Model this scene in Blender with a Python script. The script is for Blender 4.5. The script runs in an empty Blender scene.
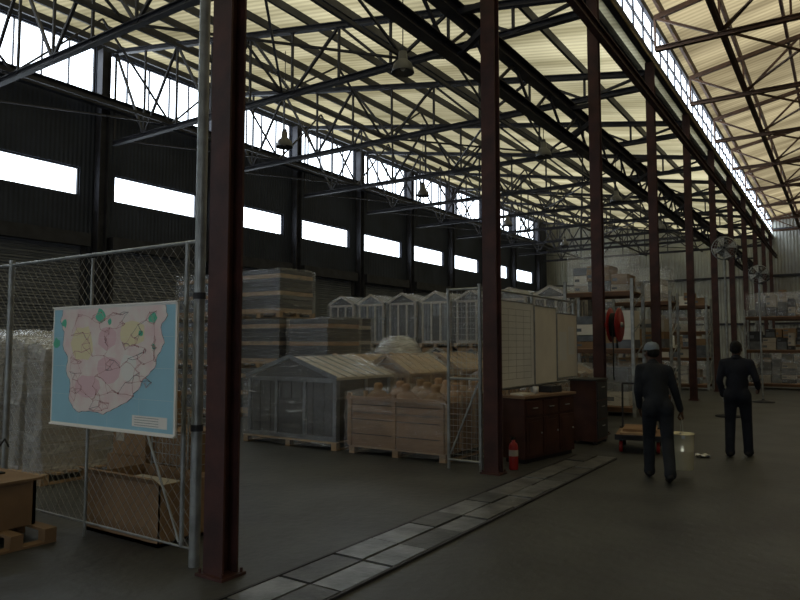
import bpy, math, random
from mathutils import Vector, Matrix, noise
random.seed(7)
scene = bpy.context.scene

# ------------------------------------------------------------ materials
def mat(name, col, rough=0.7, metal=0.0, noise_amt=0.0, nscale=5.0, col2=None, bump=0.0, bscale=30.0,
        wave=None, wave_str=0.5, spec=0.3):
    m = bpy.data.materials.new(name); m.use_nodes = True
    nt = m.node_tree; N = nt.nodes; L = nt.links
    b = N['Principled BSDF']
    b.inputs['Roughness'].default_value = rough
    b.inputs['Metallic'].default_value = metal
    b.inputs['Specular IOR Level'].default_value = spec
    tc = N.new('ShaderNodeTexCoord')
    if col2 is None:
        col2 = tuple(c*(1-noise_amt) for c in col)
    n = N.new('ShaderNodeTexNoise'); n.inputs['Scale'].default_value = nscale; n.inputs['Detail'].default_value = 6
    L.new(tc.outputs['Object'], n.inputs['Vector'])
    r = N.new('ShaderNodeValToRGB')
    r.color_ramp.elements[0].position = .35; r.color_ramp.elements[1].position = .65
    r.color_ramp.elements[0].color = (*col2, 1); r.color_ramp.elements[1].color = (*col, 1)
    L.new(n.outputs['Fac'], r.inputs['Fac']); L.new(r.outputs['Color'], b.inputs['Base Color'])
    last = None
    if bump > 0:
        n2 = N.new('ShaderNodeTexNoise'); n2.inputs['Scale'].default_value = bscale; n2.inputs['Detail'].default_value = 5
        L.new(tc.outputs['Object'], n2.inputs['Vector'])
        bp = N.new('ShaderNodeBump'); bp.inputs['Strength'].default_value = bump; bp.inputs['Distance'].default_value = .02
        L.new(n2.outputs['Fac'], bp.inputs['Height']); last = bp
    if wave:
        w = N.new('ShaderNodeTexWave'); w.bands_direction = wave[0]; w.inputs['Scale'].default_value = wave[1]
        L.new(tc.outputs['Object'], w.inputs['Vector'])
        bp2 = N.new('ShaderNodeBump'); bp2.inputs['Strength'].default_value = wave_str; bp2.inputs['Distance'].default_value = .04
        L.new(w.outputs['Fac'], bp2.inputs['Height'])
        if last: L.new(last.outputs['Normal'], bp2.inputs['Normal'])
        last = bp2
    if last: L.new(last.outputs['Normal'], b.inputs['Normal'])
    return m

def emis(name, col, s):
    m = bpy.data.materials.new(name); m.use_nodes = True
    nt = m.node_tree; nt.nodes.clear()
    o = nt.nodes.new('ShaderNodeOutputMaterial'); e = nt.nodes.new('ShaderNodeEmission')
    e.inputs['Color'].default_value = (*col, 1); e.inputs['Strength'].default_value = s
    nt.links.new(e.outputs[0], o.inputs[0]); return m

def roofmat(name, c1, c2, axis_scale=0.9):
    m = bpy.data.materials.new(name); m.use_nodes = True
    nt = m.node_tree; N = nt.nodes; L = nt.links; N.clear()
    o = N.new('ShaderNodeOutputMaterial'); t = N.new('ShaderNodeBsdfTranslucent'); d = N.new('ShaderNodeBsdfDiffuse')
    mx = N.new('ShaderNodeMixShader'); mx.inputs[0].default_value = .2
    tc = N.new('ShaderNodeTexCoord'); mp = N.new('ShaderNodeMapping'); mp.inputs['Scale'].default_value = (.12, 1.1, .1)
    n = N.new('ShaderNodeTexNoise'); n.inputs['Scale'].default_value = 1.0; n.inputs['Detail'].default_value = 4
    r = N.new('ShaderNodeValToRGB'); r.color_ramp.elements[0].position = .38; r.color_ramp.elements[1].position = .6
    r.color_ramp.elements[0].color = (*c2, 1); r.color_ramp.elements[1].color = (*c1, 1)
    L.new(tc.outputs['Object'], mp.inputs[0]); L.new(mp.outputs[0], n.inputs['Vector'])
    w = N.new('ShaderNodeTexWave'); w.bands_direction = 'Y'; w.inputs['Scale'].default_value = 1.6
    L.new(tc.outputs['Object'], w.inputs['Vector'])
    mm = N.new('ShaderNodeMix'); mm.data_type = 'RGBA'; mm.blend_type = 'MULTIPLY'; mm.inputs[0].default_value = .3
    L.new(n.outputs['Fac'], r.inputs['Fac']); L.new(r.outputs['Color'], mm.inputs[6]); L.new(w.outputs['Color'], mm.inputs[7])
    # broad soot staining
    n3 = N.new('ShaderNodeTexNoise'); n3.inputs['Scale'].default_value = .16; n3.inputs['Detail'].default_value = 5
    L.new(tc.outputs['Object'], n3.inputs['Vector'])
    r3 = N.new('ShaderNodeMapRange'); r3.inputs[1].default_value = .35; r3.inputs[2].default_value = .62; r3.inputs[3].default_value = .6; r3.inputs[4].default_value = 1.0
    L.new(n3.outputs['Fac'], r3.inputs[0])
    m3 = N.new('ShaderNodeMix'); m3.data_type = 'RGBA'; m3.blend_type = 'MULTIPLY'; m3.inputs[0].default_value = 1.0
    L.new(mm.outputs[2], m3.inputs[6]); L.new(r3.outputs[0], m3.inputs[7])
    L.new(m3.outputs[2], t.inputs['Color']); L.new(r.outputs['Color'], d.inputs['Color'])
    L.new(t.outputs[0], mx.inputs[1]); L.new(d.outputs[0], mx.inputs[2]); L.new(mx.outputs[0], o.inputs[0])
    return m

def wrapmat(name, col=(.78, .82, .86), lo=.07, hi=.5, sc=4.0, gl=.12):
    m = bpy.data.materials.new(name); m.use_nodes = True
    nt = m.node_tree; N = nt.nodes; L = nt.links; N.clear()
    o = N.new('ShaderNodeOutputMaterial'); t = N.new('ShaderNodeBsdfTransparent'); p = N.new('ShaderNodeBsdfPrincipled')
    g = N.new('ShaderNodeBsdfGlossy'); g.inputs['Roughness'].default_value = .14
    p.inputs['Base Color'].default_value = (*col, 1); p.inputs['Roughness'].default_value = .2
    p.inputs['Specular IOR Level'].default_value = .8
    tc = N.new('ShaderNodeTexCoord'); mp = N.new('ShaderNodeMapping'); mp.inputs['Rotation'].default_value = (.5, .45, .3)
    mp.inputs['Scale'].default_value = (.45, .45, 3.2)
    n = N.new('ShaderNodeTexNoise'); n.inputs['Scale'].default_value = sc; n.inputs['Detail'].default_value = 8
    n.inputs['Distortion'].default_value = .6; n.inputs['Roughness'].default_value = .65
    r = N.new('ShaderNodeMapRange'); r.inputs[1].default_value = .48; r.inputs[2].default_value = .8
    r.inputs[3].default_value = lo; r.inputs[4].default_value = hi; r.interpolation_type = 'SMOOTHSTEP'
    bp = N.new('ShaderNodeBump'); bp.inputs['Strength'].default_value = .8; bp.inputs['Distance'].default_value = .05
    mx = N.new('ShaderNodeMixShader'); m2 = N.new('ShaderNodeMixShader'); m2.inputs[0].default_value = gl
    L.new(tc.outputs['Object'], mp.inputs[0]); L.new(mp.outputs[0], n.inputs['Vector'])
    L.new(n.outputs['Fac'], r.inputs[0]); L.new(n.outputs['Fac'], bp.inputs['Height'])
    L.new(bp.outputs[0], p.inputs['Normal']); L.new(bp.outputs[0], g.inputs['Normal'])
    L.new(t.outputs[0], m2.inputs[1]); L.new(g.outputs[0], m2.inputs[2])
    L.new(r.outputs[0], mx.inputs[0]); L.new(m2.outputs[0], mx.inputs[1]); L.new(p.outputs[0], mx.inputs[2])
    L.new(mx.outputs[0], o.inputs[0]); return m

M_floor = mat('concrete_floor', (.060, .064, .064), .5, 0, col2=(.032, .034, .036), nscale=1.1, bump=.4, bscale=9, spec=.4)
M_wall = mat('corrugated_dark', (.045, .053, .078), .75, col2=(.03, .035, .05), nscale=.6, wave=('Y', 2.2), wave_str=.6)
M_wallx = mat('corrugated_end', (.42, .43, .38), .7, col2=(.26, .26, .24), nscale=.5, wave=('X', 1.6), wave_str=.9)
M_shut = mat('roller_shutter', (.19, .20, .225), .55, col2=(.13, .14, .16), nscale=1, wave=('Z', 3.5), wave_str=.9)
M_steel = mat('dark_steel', (.042, .042, .052), .6, noise_amt=.4, nscale=3)
M_maroon = mat('maroon_steel', (.085, .036, .032), .55, col2=(.045, .024, .024), nscale=4, bump=.1)
M_brown = mat('rust_steel', (.12, .062, .035), .65, col2=(.06, .035, .022), nscale=2)
M_galv = mat('galvanised', (.36, .38, .38), .45, .5, noise_amt=.35, nscale=8)
M_wire = mat('wire', (.3, .3, .3), .5, .5)
M_win = emis('daylight_pane', (.80, .90, 1.0), 5.0)
M_roof = roofmat('translucent_roof', (.44, .395, .255), (.26, .228, .135))
M_roof2 = roofmat('translucent_roof_b', (.41, .335, .20), (.21, .165, .095))
M_wrap = wrapmat('shrink_wrap')
M_wrap2 = wrapmat('shrink_wrap_dense', (.8, .82, .84), .3, .85, 3)
M_wood = mat('pine', (.44, .31, .20), .7, noise_amt=.35, nscale=6, bump=.1)
M_wood2 = mat('brown_board', (.34, .215, .13), .75, noise_amt=.25, nscale=3)
M_dk = mat('kennel_panel', (.040, .042, .050), .6, noise_amt=.3, nscale=6)
M_blue = mat('kennel_blue', (.15, .17, .20), .6, noise_amt=.4, nscale=5)
M_card = mat('cardboard', (.27, .175, .10), .8, noise_amt=.2, nscale=3)
M_card2 = mat('carton_pale', (.42, .385, .33), .8, noise_amt=.2, nscale=3)
M_desk = mat('desk_mahogany', (.065, .026, .018), .45, noise_amt=.4, nscale=4)
M_dtop = mat('desk_top', (.24, .155, .10), .5, noise_amt=.2)
M_white = mat('whiteboard', (.72, .74, .73), .5, noise_amt=.1, nscale=2)
M_white2 = mat('board_paper', (.74, .72, .65), .7, noise_amt=.12, nscale=2)
M_red = mat('red_enamel', (.30, .02, .018), .4, noise_amt=.2)
M_black = mat('black_rubber', (.012, .012, .013), .6)
M_plate = mat('steel_plate', (.22, .23, .235), .36, .3, col2=(.09, .095, .10), nscale=4, bump=.3, bscale=20)
M_plate2 = mat('steel_plate_dk', (.11, .115, .12), .45, .3, col2=(.05, .053, .056), nscale=4, bump=.3, bscale=20)
M_navy = mat('navy_overalls', (.013, .016, .026), .85, noise_amt=.3, nscale=9, bump=.5, bscale=14)
M_navy2 = mat('charcoal_overalls', (.018, .022, .030), .85, noise_amt=.3, nscale=9, bump=.5, bscale=14)
M_skin = mat('skin', (.085, .045, .03), .55, noise_amt=.15, nscale=10)
M_hair = mat('hair_black', (.006, .006, .006), .8, bump=.6, bscale=80)
M_eye = mat('eye_white', (.5, .48, .45), .3)
M_cap = mat('grey_cap', (.2, .24, .28), .8, noise_amt=.2)
M_glove = mat('work_glove', (.5, .5, .46), .8, noise_amt=.2)
M_tin = mat('bucket_tin', (.95, .90, .66), .25, .55, noise_amt=.12, nscale=5, bump=.1, bscale=6, spec=.8)
M_lampm = mat('lamp_alu', (.12, .12, .12), .4, .6)
M_sea = mat('map_sea', (.36, .64, .78), .3, noise_amt=.06, nscale=3)
M_land = mat('map_land', (.88, .83, .78), .3, col2=(.86, .68, .68), nscale=6)
M_pink = mat('map_pink', (.84, .60, .64), .35)
M_yel = mat('map_yellow', (.86, .78, .52), .35)
M_green = mat('map_green', (.14, .58, .40), .35)
M_line = mat('map_line', (.60, .34, .34), .4)
M_frame = mat('map_border', (.85, .84, .8), .5)

# ------------------------------------------------------------ mesh builder
class MB:
    def __init__(s): s.v = []; s.f = []; s.m = []; s.mats = []; s.sm = []
    def mi(s, m):
        if m not in s.mats: s.mats.append(m)
        return s.mats.index(m)
    def add(s, vs, fs, m, smooth=False):
        o = len(s.v); s.v += [tuple(v) for v in vs]; k = s.mi(m)
        for f in fs:
            s.f.append([i+o for i in f]); s.m.append(k); s.sm.append(smooth)
    def hexa(s, p, m):
        s.add(p, [(0, 3, 2, 1), (4, 5, 6, 7), (0, 1, 5, 4), (1, 2, 6, 5), (2, 3, 7, 6), (3, 0, 4, 7)], m)
    def box(s, x0, x1, y0, y1, z0, z1, m):
        s.hexa([(x0, y0, z0), (x1, y0, z0), (x1, y1, z0), (x0, y1, z0), (x0, y0, z1), (x1, y0, z1), (x1, y1, z1), (x0, y1, z1)], m)
    def beam(s, a, b, w, h, m):
        a = Vector(a); b = Vector(b); d = (b-a).normalized()
        up = Vector((0, 0, 1)) if abs(d.z) < .95 else Vector((0, 1, 0))
        x = d.cross(up).normalized()*w/2; y = x.cross(d).normalized()*h/2
        s.hexa([a-x-y, a+x-y, a+x+y, a-x+y, b-x-y, b+x-y, b+x+y, b-x+y], m)
    def ibeam(s, a, b, w, h, m, t=.02):
        a = Vector(a); b = Vector(b); d = (b-a).normalized()
        up = Vector((0, 0, 1)) if abs(d.z) < .95 else Vector((0, 1, 0))
        x = d.cross(up).normalized(); y = x.cross(d).normalized()
        s.beam(a+y*(h/2-t/2), b+y*(h/2-t/2), w, t, m); s.beam(a-y*(h/2-t/2), b-y*(h/2-t/2), w, t, m)
        s.beam(a, b, t, h-2*t, m)
    def cone(s, a, b, r0, r1, m, n=10, smooth=True, cap=True):
        a = Vector(a); b = Vector(b); d = (b-a).normalized()
        up = Vector((0, 0, 1)) if abs(d.z) < .95 else Vector((1, 0, 0))
        x = d.cross(up).normalized(); y = x.cross(d)
        vs = []
        for c, r in ((a, r0), (b, r1)):
            for i in range(n):
                t = 2*math.pi*i/n; vs.append(c+x*math.cos(t)*r+y*math.sin(t)*r)
        s.add(vs, [(i, (i+1) % n, n+(i+1) % n, n+i) for i in range(n)], m, smooth)
        if cap: s.add(vs, [tuple(range(n-1, -1, -1)), tuple(range(n, 2*n))], m)
    def tube(s, a, b, r, m, n=8): s.cone(a, b, r, r, m, n)
    def path(s, pts, r, m, n=6):
        for i in range(len(pts)-1): s.tube(pts[i], pts[i+1], r, m, n)
    def ell(s, c, r, m, rot=None, nu=16, nv=10):
        c = Vector(c); r = (r, r, r) if isinstance(r, (int, float)) else r
        R = rot if rot else Matrix.Identity(3)
        vs = [c+R@Vector((0, 0, r[2]))]
        for j in range(1, nv):
            ph = math.pi*j/nv
            for i in range(nu):
                t = 2*math.pi*i/nu
                vs.append(c+R@Vector((r[0]*math.sin(ph)*math.cos(t), r[1]*math.sin(ph)*math.sin(t), r[2]*math.cos(ph))))
        vs.append(c+R@Vector((0, 0, -r[2]))); fs = []
        for i in range(nu): fs.append((0, 1+i, 1+(i+1) % nu))
        for j in range(nv-2):
            for i in range(nu):
                a = 1+j*nu+i; b = 1+j*nu+(i+1) % nu; fs.append((a, a+nu, b+nu, b))
        k = len(vs)-1
        for i in range(nu): fs.append((k, 1+(nv-2)*nu+(i+1) % nu, 1+(nv-2)*nu+i))
        s.add(vs, fs, m, True)
    def cap(s, a, b, r0, r1, m):
        s.cone(a, b, r0, r1, m, 14); s.ell(a, r0*1.0, m, nu=14, nv=8); s.ell(b, r1*1.0, m, nu=14, nv=8)
    def lathe(s, c, prof, m, n=20, axis='Z'):
        c = Vector(c); vs = []
        for (r, z) in prof:
            for i in range(n):
                t = 2*math.pi*i/n
                p = Vector((r*math.cos(t), r*math.sin(t), z))
                if axis == 'X': p = Vector((p.z, p.x, p.y))
                if axis == 'Y': p = Vector((p.x, p.z, p.y))
                vs.append(c+p)
        fs = []
        for j in range(len(prof)-1):
            for i in range(n):
                fs.append((j*n+i, j*n+(i+1) % n, (j+1)*n+(i+1) % n, (j+1)*n+i))
        s.add(vs, fs, m, True)
    def xf(s, M, start=0):
        for i in range(start, len(s.v)): s.v[i] = tuple(M @ Vector(s.v[i]))
    def obj(s, name, loc=(0, 0, 0), rotz=0, parent=None):
        me = bpy.data.meshes.new(name); me.from_pydata(s.v, [], s.f)
        for m in s.mats: me.materials.append(m)
        for p, k, sm in zip(me.polygons, s.m, s.sm): p.material_index = k; p.use_smooth = sm
        me.update()
        o = bpy.data.objects.new(name, me); o.location = loc; o.rotation_euler = (0, 0, rotz)
        scene.collection.objects.link(o)
        if parent: o.parent = parent
        return o

def inst(src, name, loc, rotz=0, sc=(1, 1, 1)):
    o = bpy.data.objects.new(name, src.data); o.location = loc; o.rotation_euler = (0, 0, rotz); o.scale = sc
    scene.collection.objects.link(o); return o

# ------------------------------------------------------------ shell
BAY = 4.556; Y0 = 3.40; CX = -3.84; LW = -19.74; YE = 50.9; YB = -9.0; RW = 14.0
colY = [Y0+BAY*n for n in range(-2, 11)]
winC = [9.96+BAY*n for n in range(-3, 9)]

b = MB(); b.box(LW-.2, RW+.2, YB-.2, YE+.2, -.2, 0, M_floor); b.obj('floor')

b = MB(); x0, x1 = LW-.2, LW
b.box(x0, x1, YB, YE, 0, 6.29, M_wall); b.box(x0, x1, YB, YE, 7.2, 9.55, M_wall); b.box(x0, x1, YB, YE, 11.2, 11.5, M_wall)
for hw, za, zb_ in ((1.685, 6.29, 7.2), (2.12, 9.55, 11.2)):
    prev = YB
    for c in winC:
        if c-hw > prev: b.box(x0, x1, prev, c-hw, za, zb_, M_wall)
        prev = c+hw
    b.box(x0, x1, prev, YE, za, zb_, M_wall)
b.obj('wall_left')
b = MB(); b.box(RW, RW+.2, YB, YE, 0, 10.6, M_wall); b.obj('wall_right')

# windows
def window(w, z0, z1, nm, hm, name, loc):
    b = MB(); h = z1-z0
    b.box(-.1, -.08, -w/2, w/2, 0, h, M_win)
    t = .05
    b.box(-.1, .0, -w/2, w/2, 0, t, M_steel); b.box(-.1, .0, -w/2, w/2, h-t, h, M_steel)
    for i in range(nm+1):
        y = -w/2+t/2+(w-t)*i/nm; ww = t/2 if i in (0, nm) else .014
        b.box(-.1, .0, y-ww, y+ww, 0, h, M_steel)
    for j in range(1, hm): b.box(-.1, .0, -w/2, w/2, h*j/hm-.014, h*j/hm+.014, M_steel)
    return b.obj(name, loc)
wl = None; wu = None; k = 1
for c in winC:
    if wl is None:
        wl = window(3.37, 6.29, 7.2, 1, 1, 'window_%d' % k, (LW-.05, c, 6.29)); k += 1
        wu = window(4.24, 9.55, 11.2, 5, 1, 'window_%d' % k, (LW-.05, c, 9.55)); k += 1
    else:
        inst(wl, 'window_%d' % k, (LW-.05, c, 6.29)); k += 1
        inst(wu, 'window_%d' % k, (LW-.05, c, 9.55)); k += 1

# roller shutter doors on the left wall
src = None
for i, c in enumerate(winC):
    if src is None:
        b = MB()
        b.box(.02, .08, -1.75, 1.75, 0, 4.7, M_shut)
        b.box(.0, .14, -1.85, -1.72, 0, 4.75, M_steel); b.box(.0, .14, 1.72, 1.85, 0, 4.75, M_steel)
        b.box(.0, .35, -1.9, 1.9, 4.7, 5.1, M_steel)
        b.box(.08, .1, -.2, .2, .9, 1.0, M_steel)
        for z in [x*.15+.1 for x in range(31)]: b.box(.08, .10, -1.72, 1.72, z, z+.03, M_shut)
        src = b.obj('door_1', (LW+.005, c, 0))
    else: inst(src, 'door_%d' % (i+1), (LW+.005, c, 0))

# end wall, back wall
b = MB()
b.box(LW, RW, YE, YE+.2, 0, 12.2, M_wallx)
for z in (3.0, 6.2, 9.3): b.box(LW, RW, YE-.12, YE, z, z+.14, M_steel)
b.obj('wall_far')
b = MB()
b.box(LW, RW, YB-.2, YB, 5.0, 12.2, M_wall)
b.box(LW, -12, YB-.2, YB, 0, 5, M_wall); b.box(-7, 0, YB-.2, YB, 0, 5, M_wall); b.box(5, RW, YB-.2, YB, 0, 5, M_wall)
b.obj('wall_back')
M_fill_door = emis('glazed_door_daylight', (.85, .93, 1.0), 2.4)  # unseen glowing doors added behind the camera to light the map and near faces
for i, x in enumerate((-12, 0)):
    b = MB(); b.box(x, x+5, YB-.15, YB-.12, 0, 5, M_fill_door)
    for k2 in range(6): b.box(x+k2*.98, x+k2*.98+.08, YB-.12, YB-.02, 0, 5, M_steel)
    for z in (0, 1.6, 3.2, 4.9): b.box(x, x+5, YB-.12, YB-.04, z, z+.08, M_steel)
    b.obj('window_%d' % (k+i))

# roofs
def sheet(name, pts, m):
    b = MB(); b.add(pts, [(0, 1, 2, 3)], m); return b.obj(name)
ZL, ZC = 11.5, 8.75
def zroof(x): return ZC+(ZL-ZC)*(CX-x)/(CX-LW)
sheet('ceiling', [(LW-.3, YB-.2, zroof(LW-.3)), (CX+.1, YB-.2, zroof(CX+.1)), (CX+.1, YE+.2, zroof(CX+.1)), (LW-.3, YE+.2, zroof(LW-.3))], M_roof)
b = MB(); RX = 5.0
b.add([(CX-.4, YB-.2, 10.0), (RX, YB-.2, 11.8), (RX, YE+.2, 11.8), (CX-.4, YE+.2, 10.0), (RW+.3, YB-.2, 10.3), (RW+.3, YE+.2, 10.3)], [(0, 1, 2, 3), (1, 4, 5, 2)], M_roof2)
b.obj('ceiling_right_nave')
def zroofR(x): return 10.0+(x-(CX-.4))/(RX-CX+.4)*1.8 if x < RX else 11.8-(x-RX)/(RW+.3-RX)*1.5

# clerestory strip on column line
b = MB()
b.box(CX-.04, CX-.02, YB, YE, 8.95, 9.85, M_win)
for i in range(66):
    y = YB+.91*i; b.box(CX-.06, CX+.02, y-.025, y+.025, 8.9, 9.9, M_steel)
b.box(CX-.08, CX+.06, YB, YE, 8.72, 8.95, M_steel); b.box(CX-.08, CX+.06, YB, YE, 9.85, 10.02, M_steel)
b.box(CX-.06, CX+.03, YB, YE, 9.38, 9.42, M_steel)
b.obj('window_clerestory')

# ------------------------------------------------------------ columns
def hcol(name, x, y, h, w, d, m):
    b = MB(); t = .018
    b.box(-w/2, w/2, -d/2, -d/2+t, 0, h, m); b.box(-w/2, w/2, d/2-t, d/2, 0, h, m)
    b.box(-t/2, t/2, -d/2+t, d/2-t, 0, h, m)
    b.box(-w/2-.04, w/2+.04, -d/2-.04, d/2+.04, 0, .02, m)
    for sx in (-1, 1):
        for sy in (-1, 1): b.cone((sx*(w/2+.015), sy*(d/2+.015), .02), (sx*(w/2+.015), sy*(d/2+.015), .05), .012, .012, m, 6)
    return b.obj(name, (x, y, 0))
src = None
for i, y in enumerate(colY):
    if src is None: src = hcol('steel_column', CX, y, 8.7, .2, .15, M_maroon)
    else: inst(src, 'steel_column', (CX+(.03 if i == 2 else 0), y, 0))
wc = None
for c in winC+[winC[-1]+BAY]:
    y = c-BAY/2
    if wc is None: wc = hcol('wall_column', LW+.19, y, 11.1, .30, .30, M_steel)
    else: inst(wc, 'wall_column', (LW+.19, y, 0))

# ------------------------------------------------------------ trusses left
def truss_left():
    b = MB(); zb = 8.1; xl = LW+.4; xr = CX-.12; n = 10
    b.ibeam((xl, 0, zb), (xr, 0, zb), .15, .14, M_steel)
    b.ibeam((xl, 0, zroof(xl)-.32), (xr, 0, zroof(xr)-.32), .15, .14, M_steel)
    for i in range(n+1):
        x = xl+(xr-xl)*i/n
        if i < n: b.beam((x, 0, zb), (x, 0, zroof(x)-.34), .055, .055, M_steel)
        if i < n:
            x2 = xl+(xr-xl)*(i+1)/n
            if i % 2: b.beam((x, 0, zb), (x2, 0, zroof(x2)-.34), .065, .065, M_steel)
            else: b.beam((x, 0, zroof(x)-.34), (x2, 0, zb), .065, .065, M_steel)
    return b
src = None
for y in colY:
    if src is None: src = truss_left().obj('roof_truss', (0, y, 0))
    else: inst(src, 'roof_truss', (0, y, 0))

def truss_right():
    b = MB(); zb = 9.0; xl = CX+.15; xr = RW-.1; n = 12
    b.ibeam((xl, 0, zb), (xr, 0, zb), .13, .12, M_brown)
    for i in range(n):
        x = xl+(xr-xl)*i/n; x2 = xl+(xr-xl)*(i+1)/n
        b.beam((x, 0, zroofR(x)-.3), (x2, 0, zroofR(x2)-.3), .1, .12, M_brown)
        b.beam((x, 0, zb), (x, 0, zroofR(x)-.3), .05, .05, M_brown)
        if i % 2: b.beam((x, 0, zb), (x2, 0, zroofR(x2)-.3), .06, .06, M_brown)
        else: b.beam((x, 0, zroofR(x)-.3), (x2, 0, zb), .06, .06, M_brown)
    return b
src = None
for y in colY:
    if src is None: src = truss_right().obj('roof_truss_rusty', (0, y, 0))
    else: inst(src, 'roof_truss_rusty', (0, y, 0))

# purlins
b = MB(); n = 11
for i in range(n+1):
    x = LW+.3+(CX-.3-LW-.3)*i/n
    b.beam((x, YB, zroof(x)-.13), (x, YE, zroof(x)-.13), .07, .2, M_steel)
b.obj('roof_purlins')
b = MB()
for i in range(15):
    x = CX+.3+(RW-CX-.6)*i/14
    b.beam((x, YB, zroofR(x)-.13), (x, YE, zroofR(x)-.13), .07, .2, M_brown)
for x in (-2.2, .8, 4.5):
    b.ibeam((x, YB, 9.15), (x, YE, 9.15), .12, .16, M_brown)
for i in range(len(colY)-1):
    y = colY[i]; b.beam((-2.2, y, 9.1), (.8, y+BAY, 9.1), .05, .05, M_brown); b.beam((.8, y, 9.1), (-2.2, y+BAY, 9.1), .05, .05, M_brown)
b.obj('roof_purlins_right_nave')

# longitudinal bracing in left nave
b = MB()
for x in (-16.5, -12.0, -8.2):
    b.beam((x, YB, 8.22), (x, YE, 8.22), .08, .08, M_steel)
    zt = zroof(x)-.45
    for i in range(len(colY)-1):
        y = colY[i]
        ym = y+BAY/2
        b.beam((x, y, 8.2), (x, ym, zt), .05, .05, M_steel); b.beam((x, ym, zt), (x, y+BAY, 8.2), .05, .05, M_steel)
for i in range(0, len(colY)-1):
    y = colY[i]
    b.beam((-19.2, y, 8.2), (-16.5, y+BAY, 8.2), .045, .045, M_steel)
    if i % 2:
        b.beam((-12, y, 8.2), (-8.2, y+BAY, 8.2), .05, .05, M_steel); b.beam((-8.2, y, 8.2), (-12, y+BAY, 8.2), .05, .05, M_steel)
b.obj('roof_bracing')

b = MB()
b.ibeam((LW+.5, YB+.1, 9.3), (LW+.5, YE-.15, 9.3), .25, .34, M_steel)
b.obj('crane_rail_girder')

b = MB()
xg = CX-.48
b.ibeam((xg, YB+.1, 5.62), (xg, YE-.15, 5.62), .18, .16, M_steel)
b.ibeam((xg, YB+.1, 6.25), (xg, YE-.15, 6.25), .18, .2, M_steel)
y = YB+.1
while y < YE-1.7:
    b.beam((xg, y, 5.62), (xg, y+.75, 6.2), .04, .04, M_steel); b.beam((xg, y+.75, 6.2), (xg, y+1.5, 5.62), .04, .04, M_steel); y += 1.5
for y in colY: b.beam((CX-.1, y, 5.9), (xg, y, 5.65), .08, .08, M_steel); b.beam((CX-.1, y, 6.25), (xg, y, 6.25), .08, .08, M_steel)
b.obj('lattice_girder')
b = MB()
b.ibeam((CX+.2, YB+.1, 7.5), (CX+.2, YE-.15, 7.5), .13, .2, M_maroon)
b.obj('eaves_girder')

# ------------------------------------------------------------ lamps
def lamp(x, y, z):
    b = MB()
    b.lathe((0, 0, 0), [(.02, .34), (.09, .33), (.1, .16), (.12, .14), (.2, .06), (.25, -.12), (.245, -.13), (.19, .04), (.1, .1), (0.01, .12)], M_lampm, 20)
    b.ell((0, 0, .0), (.06, .06, .09), M_eye)
    b.tube((0, 0, .33), (0, 0, zroof(x)-.05-z), .012, M_steel)
    b.box(-.05, .05, -.05, .05, .33, .42, M_steel)
    return b.obj('high_bay_lamp', (x, y, z))
for (x, y) in [(-13.6, 14.3), (-7.7, 11.7), (-7.6, 19.5), (-13.6, 22.1), (-7.6, 27.4), (-13.6, 30), (-13.6, 38), (-7.6, 35.3)]:
    lamp(x, y, 7.6)

# ------------------------------------------------------------ drain channel
b = MB(); random.seed(3)
y = -3.0
while y < 9.7:
    L = random.choice([.45, .5, .6])
    for (xa, xb) in ((-3.40, -3.135), (-3.115, -2.86)):
        z = .012+random.random()*.012; j = random.uniform(-.008, .008)
        b.box(xa+j, xb+j, y, y+L-random.uniform(.012, .03), .001, z, random.choice([M_plate, M_plate, M_plate2]))
    y += L
b.box(-3.44, -3.415, -3, 9.9, .001, .02, M_steel); b.box(-2.845, -2.82, -3, 9.9, .001, .02, M_steel)
b.obj('drain_cover')

# ------------------------------------------------------------ chain link fence by near column
def chain(b, p0, p1, z0, z1, sp=.075, r=.0022):
    p0 = Vector(p0); p1 = Vector(p1); L = (p1-p0).length; d = (p1-p0)/L; H = z1-z0
    t = -H
    while t < L:
        a0, a1 = max(t, 0), min(t+H, L)
        if a1 > a0:
            for s in (0, 1):
                if s == 0: za, zb = z0+(a0-t), z0+(a1-t)
                else: za, zb = z1-(a0-t), z1-(a1-t)
                A = p0+d*a0; B = p0+d*a1
                b.cone((A.x, A.y, za), (B.x, B.y, zb), r, r, M_wire, 3, False, False)
        t += sp*1.414
b = MB(); fy = 3.42; ft = 2.45
b.tube((-4.12, fy, 0), (-4.12, fy, 5.4), .042, M_galv, 14)
for x in (-6.95, -9.8): b.tube((x, fy, 0), (x, fy, 2.5), .03, M_galv, 10)
b.tube((-5.55, fy, 0), (-5.55, fy, 2.42), .014, M_galv, 8)
b.tube((-9.8, fy, ft), (-4.12, fy, ft), .016, M_galv, 8); b.tube((-9.8, fy, .12), (-4.12, fy, .12), .010, M_galv, 8)
b.tube((-4.27, fy, .12), (-4.27, fy, ft), .018, M_galv, 8)
b.tube((-4.3, fy, .15), (-4.75, fy, 1.0), .010, M_galv, 8)
chain(b, (-9.8, fy, 0), (-4.14, fy, 0), .12, ft)
for z in (2.0, 1.0): b.lathe((-4.12, fy, z), [(.048, 0), (.048, .05)], M_steel, 14)
b.obj('chain_link_fence')

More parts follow.
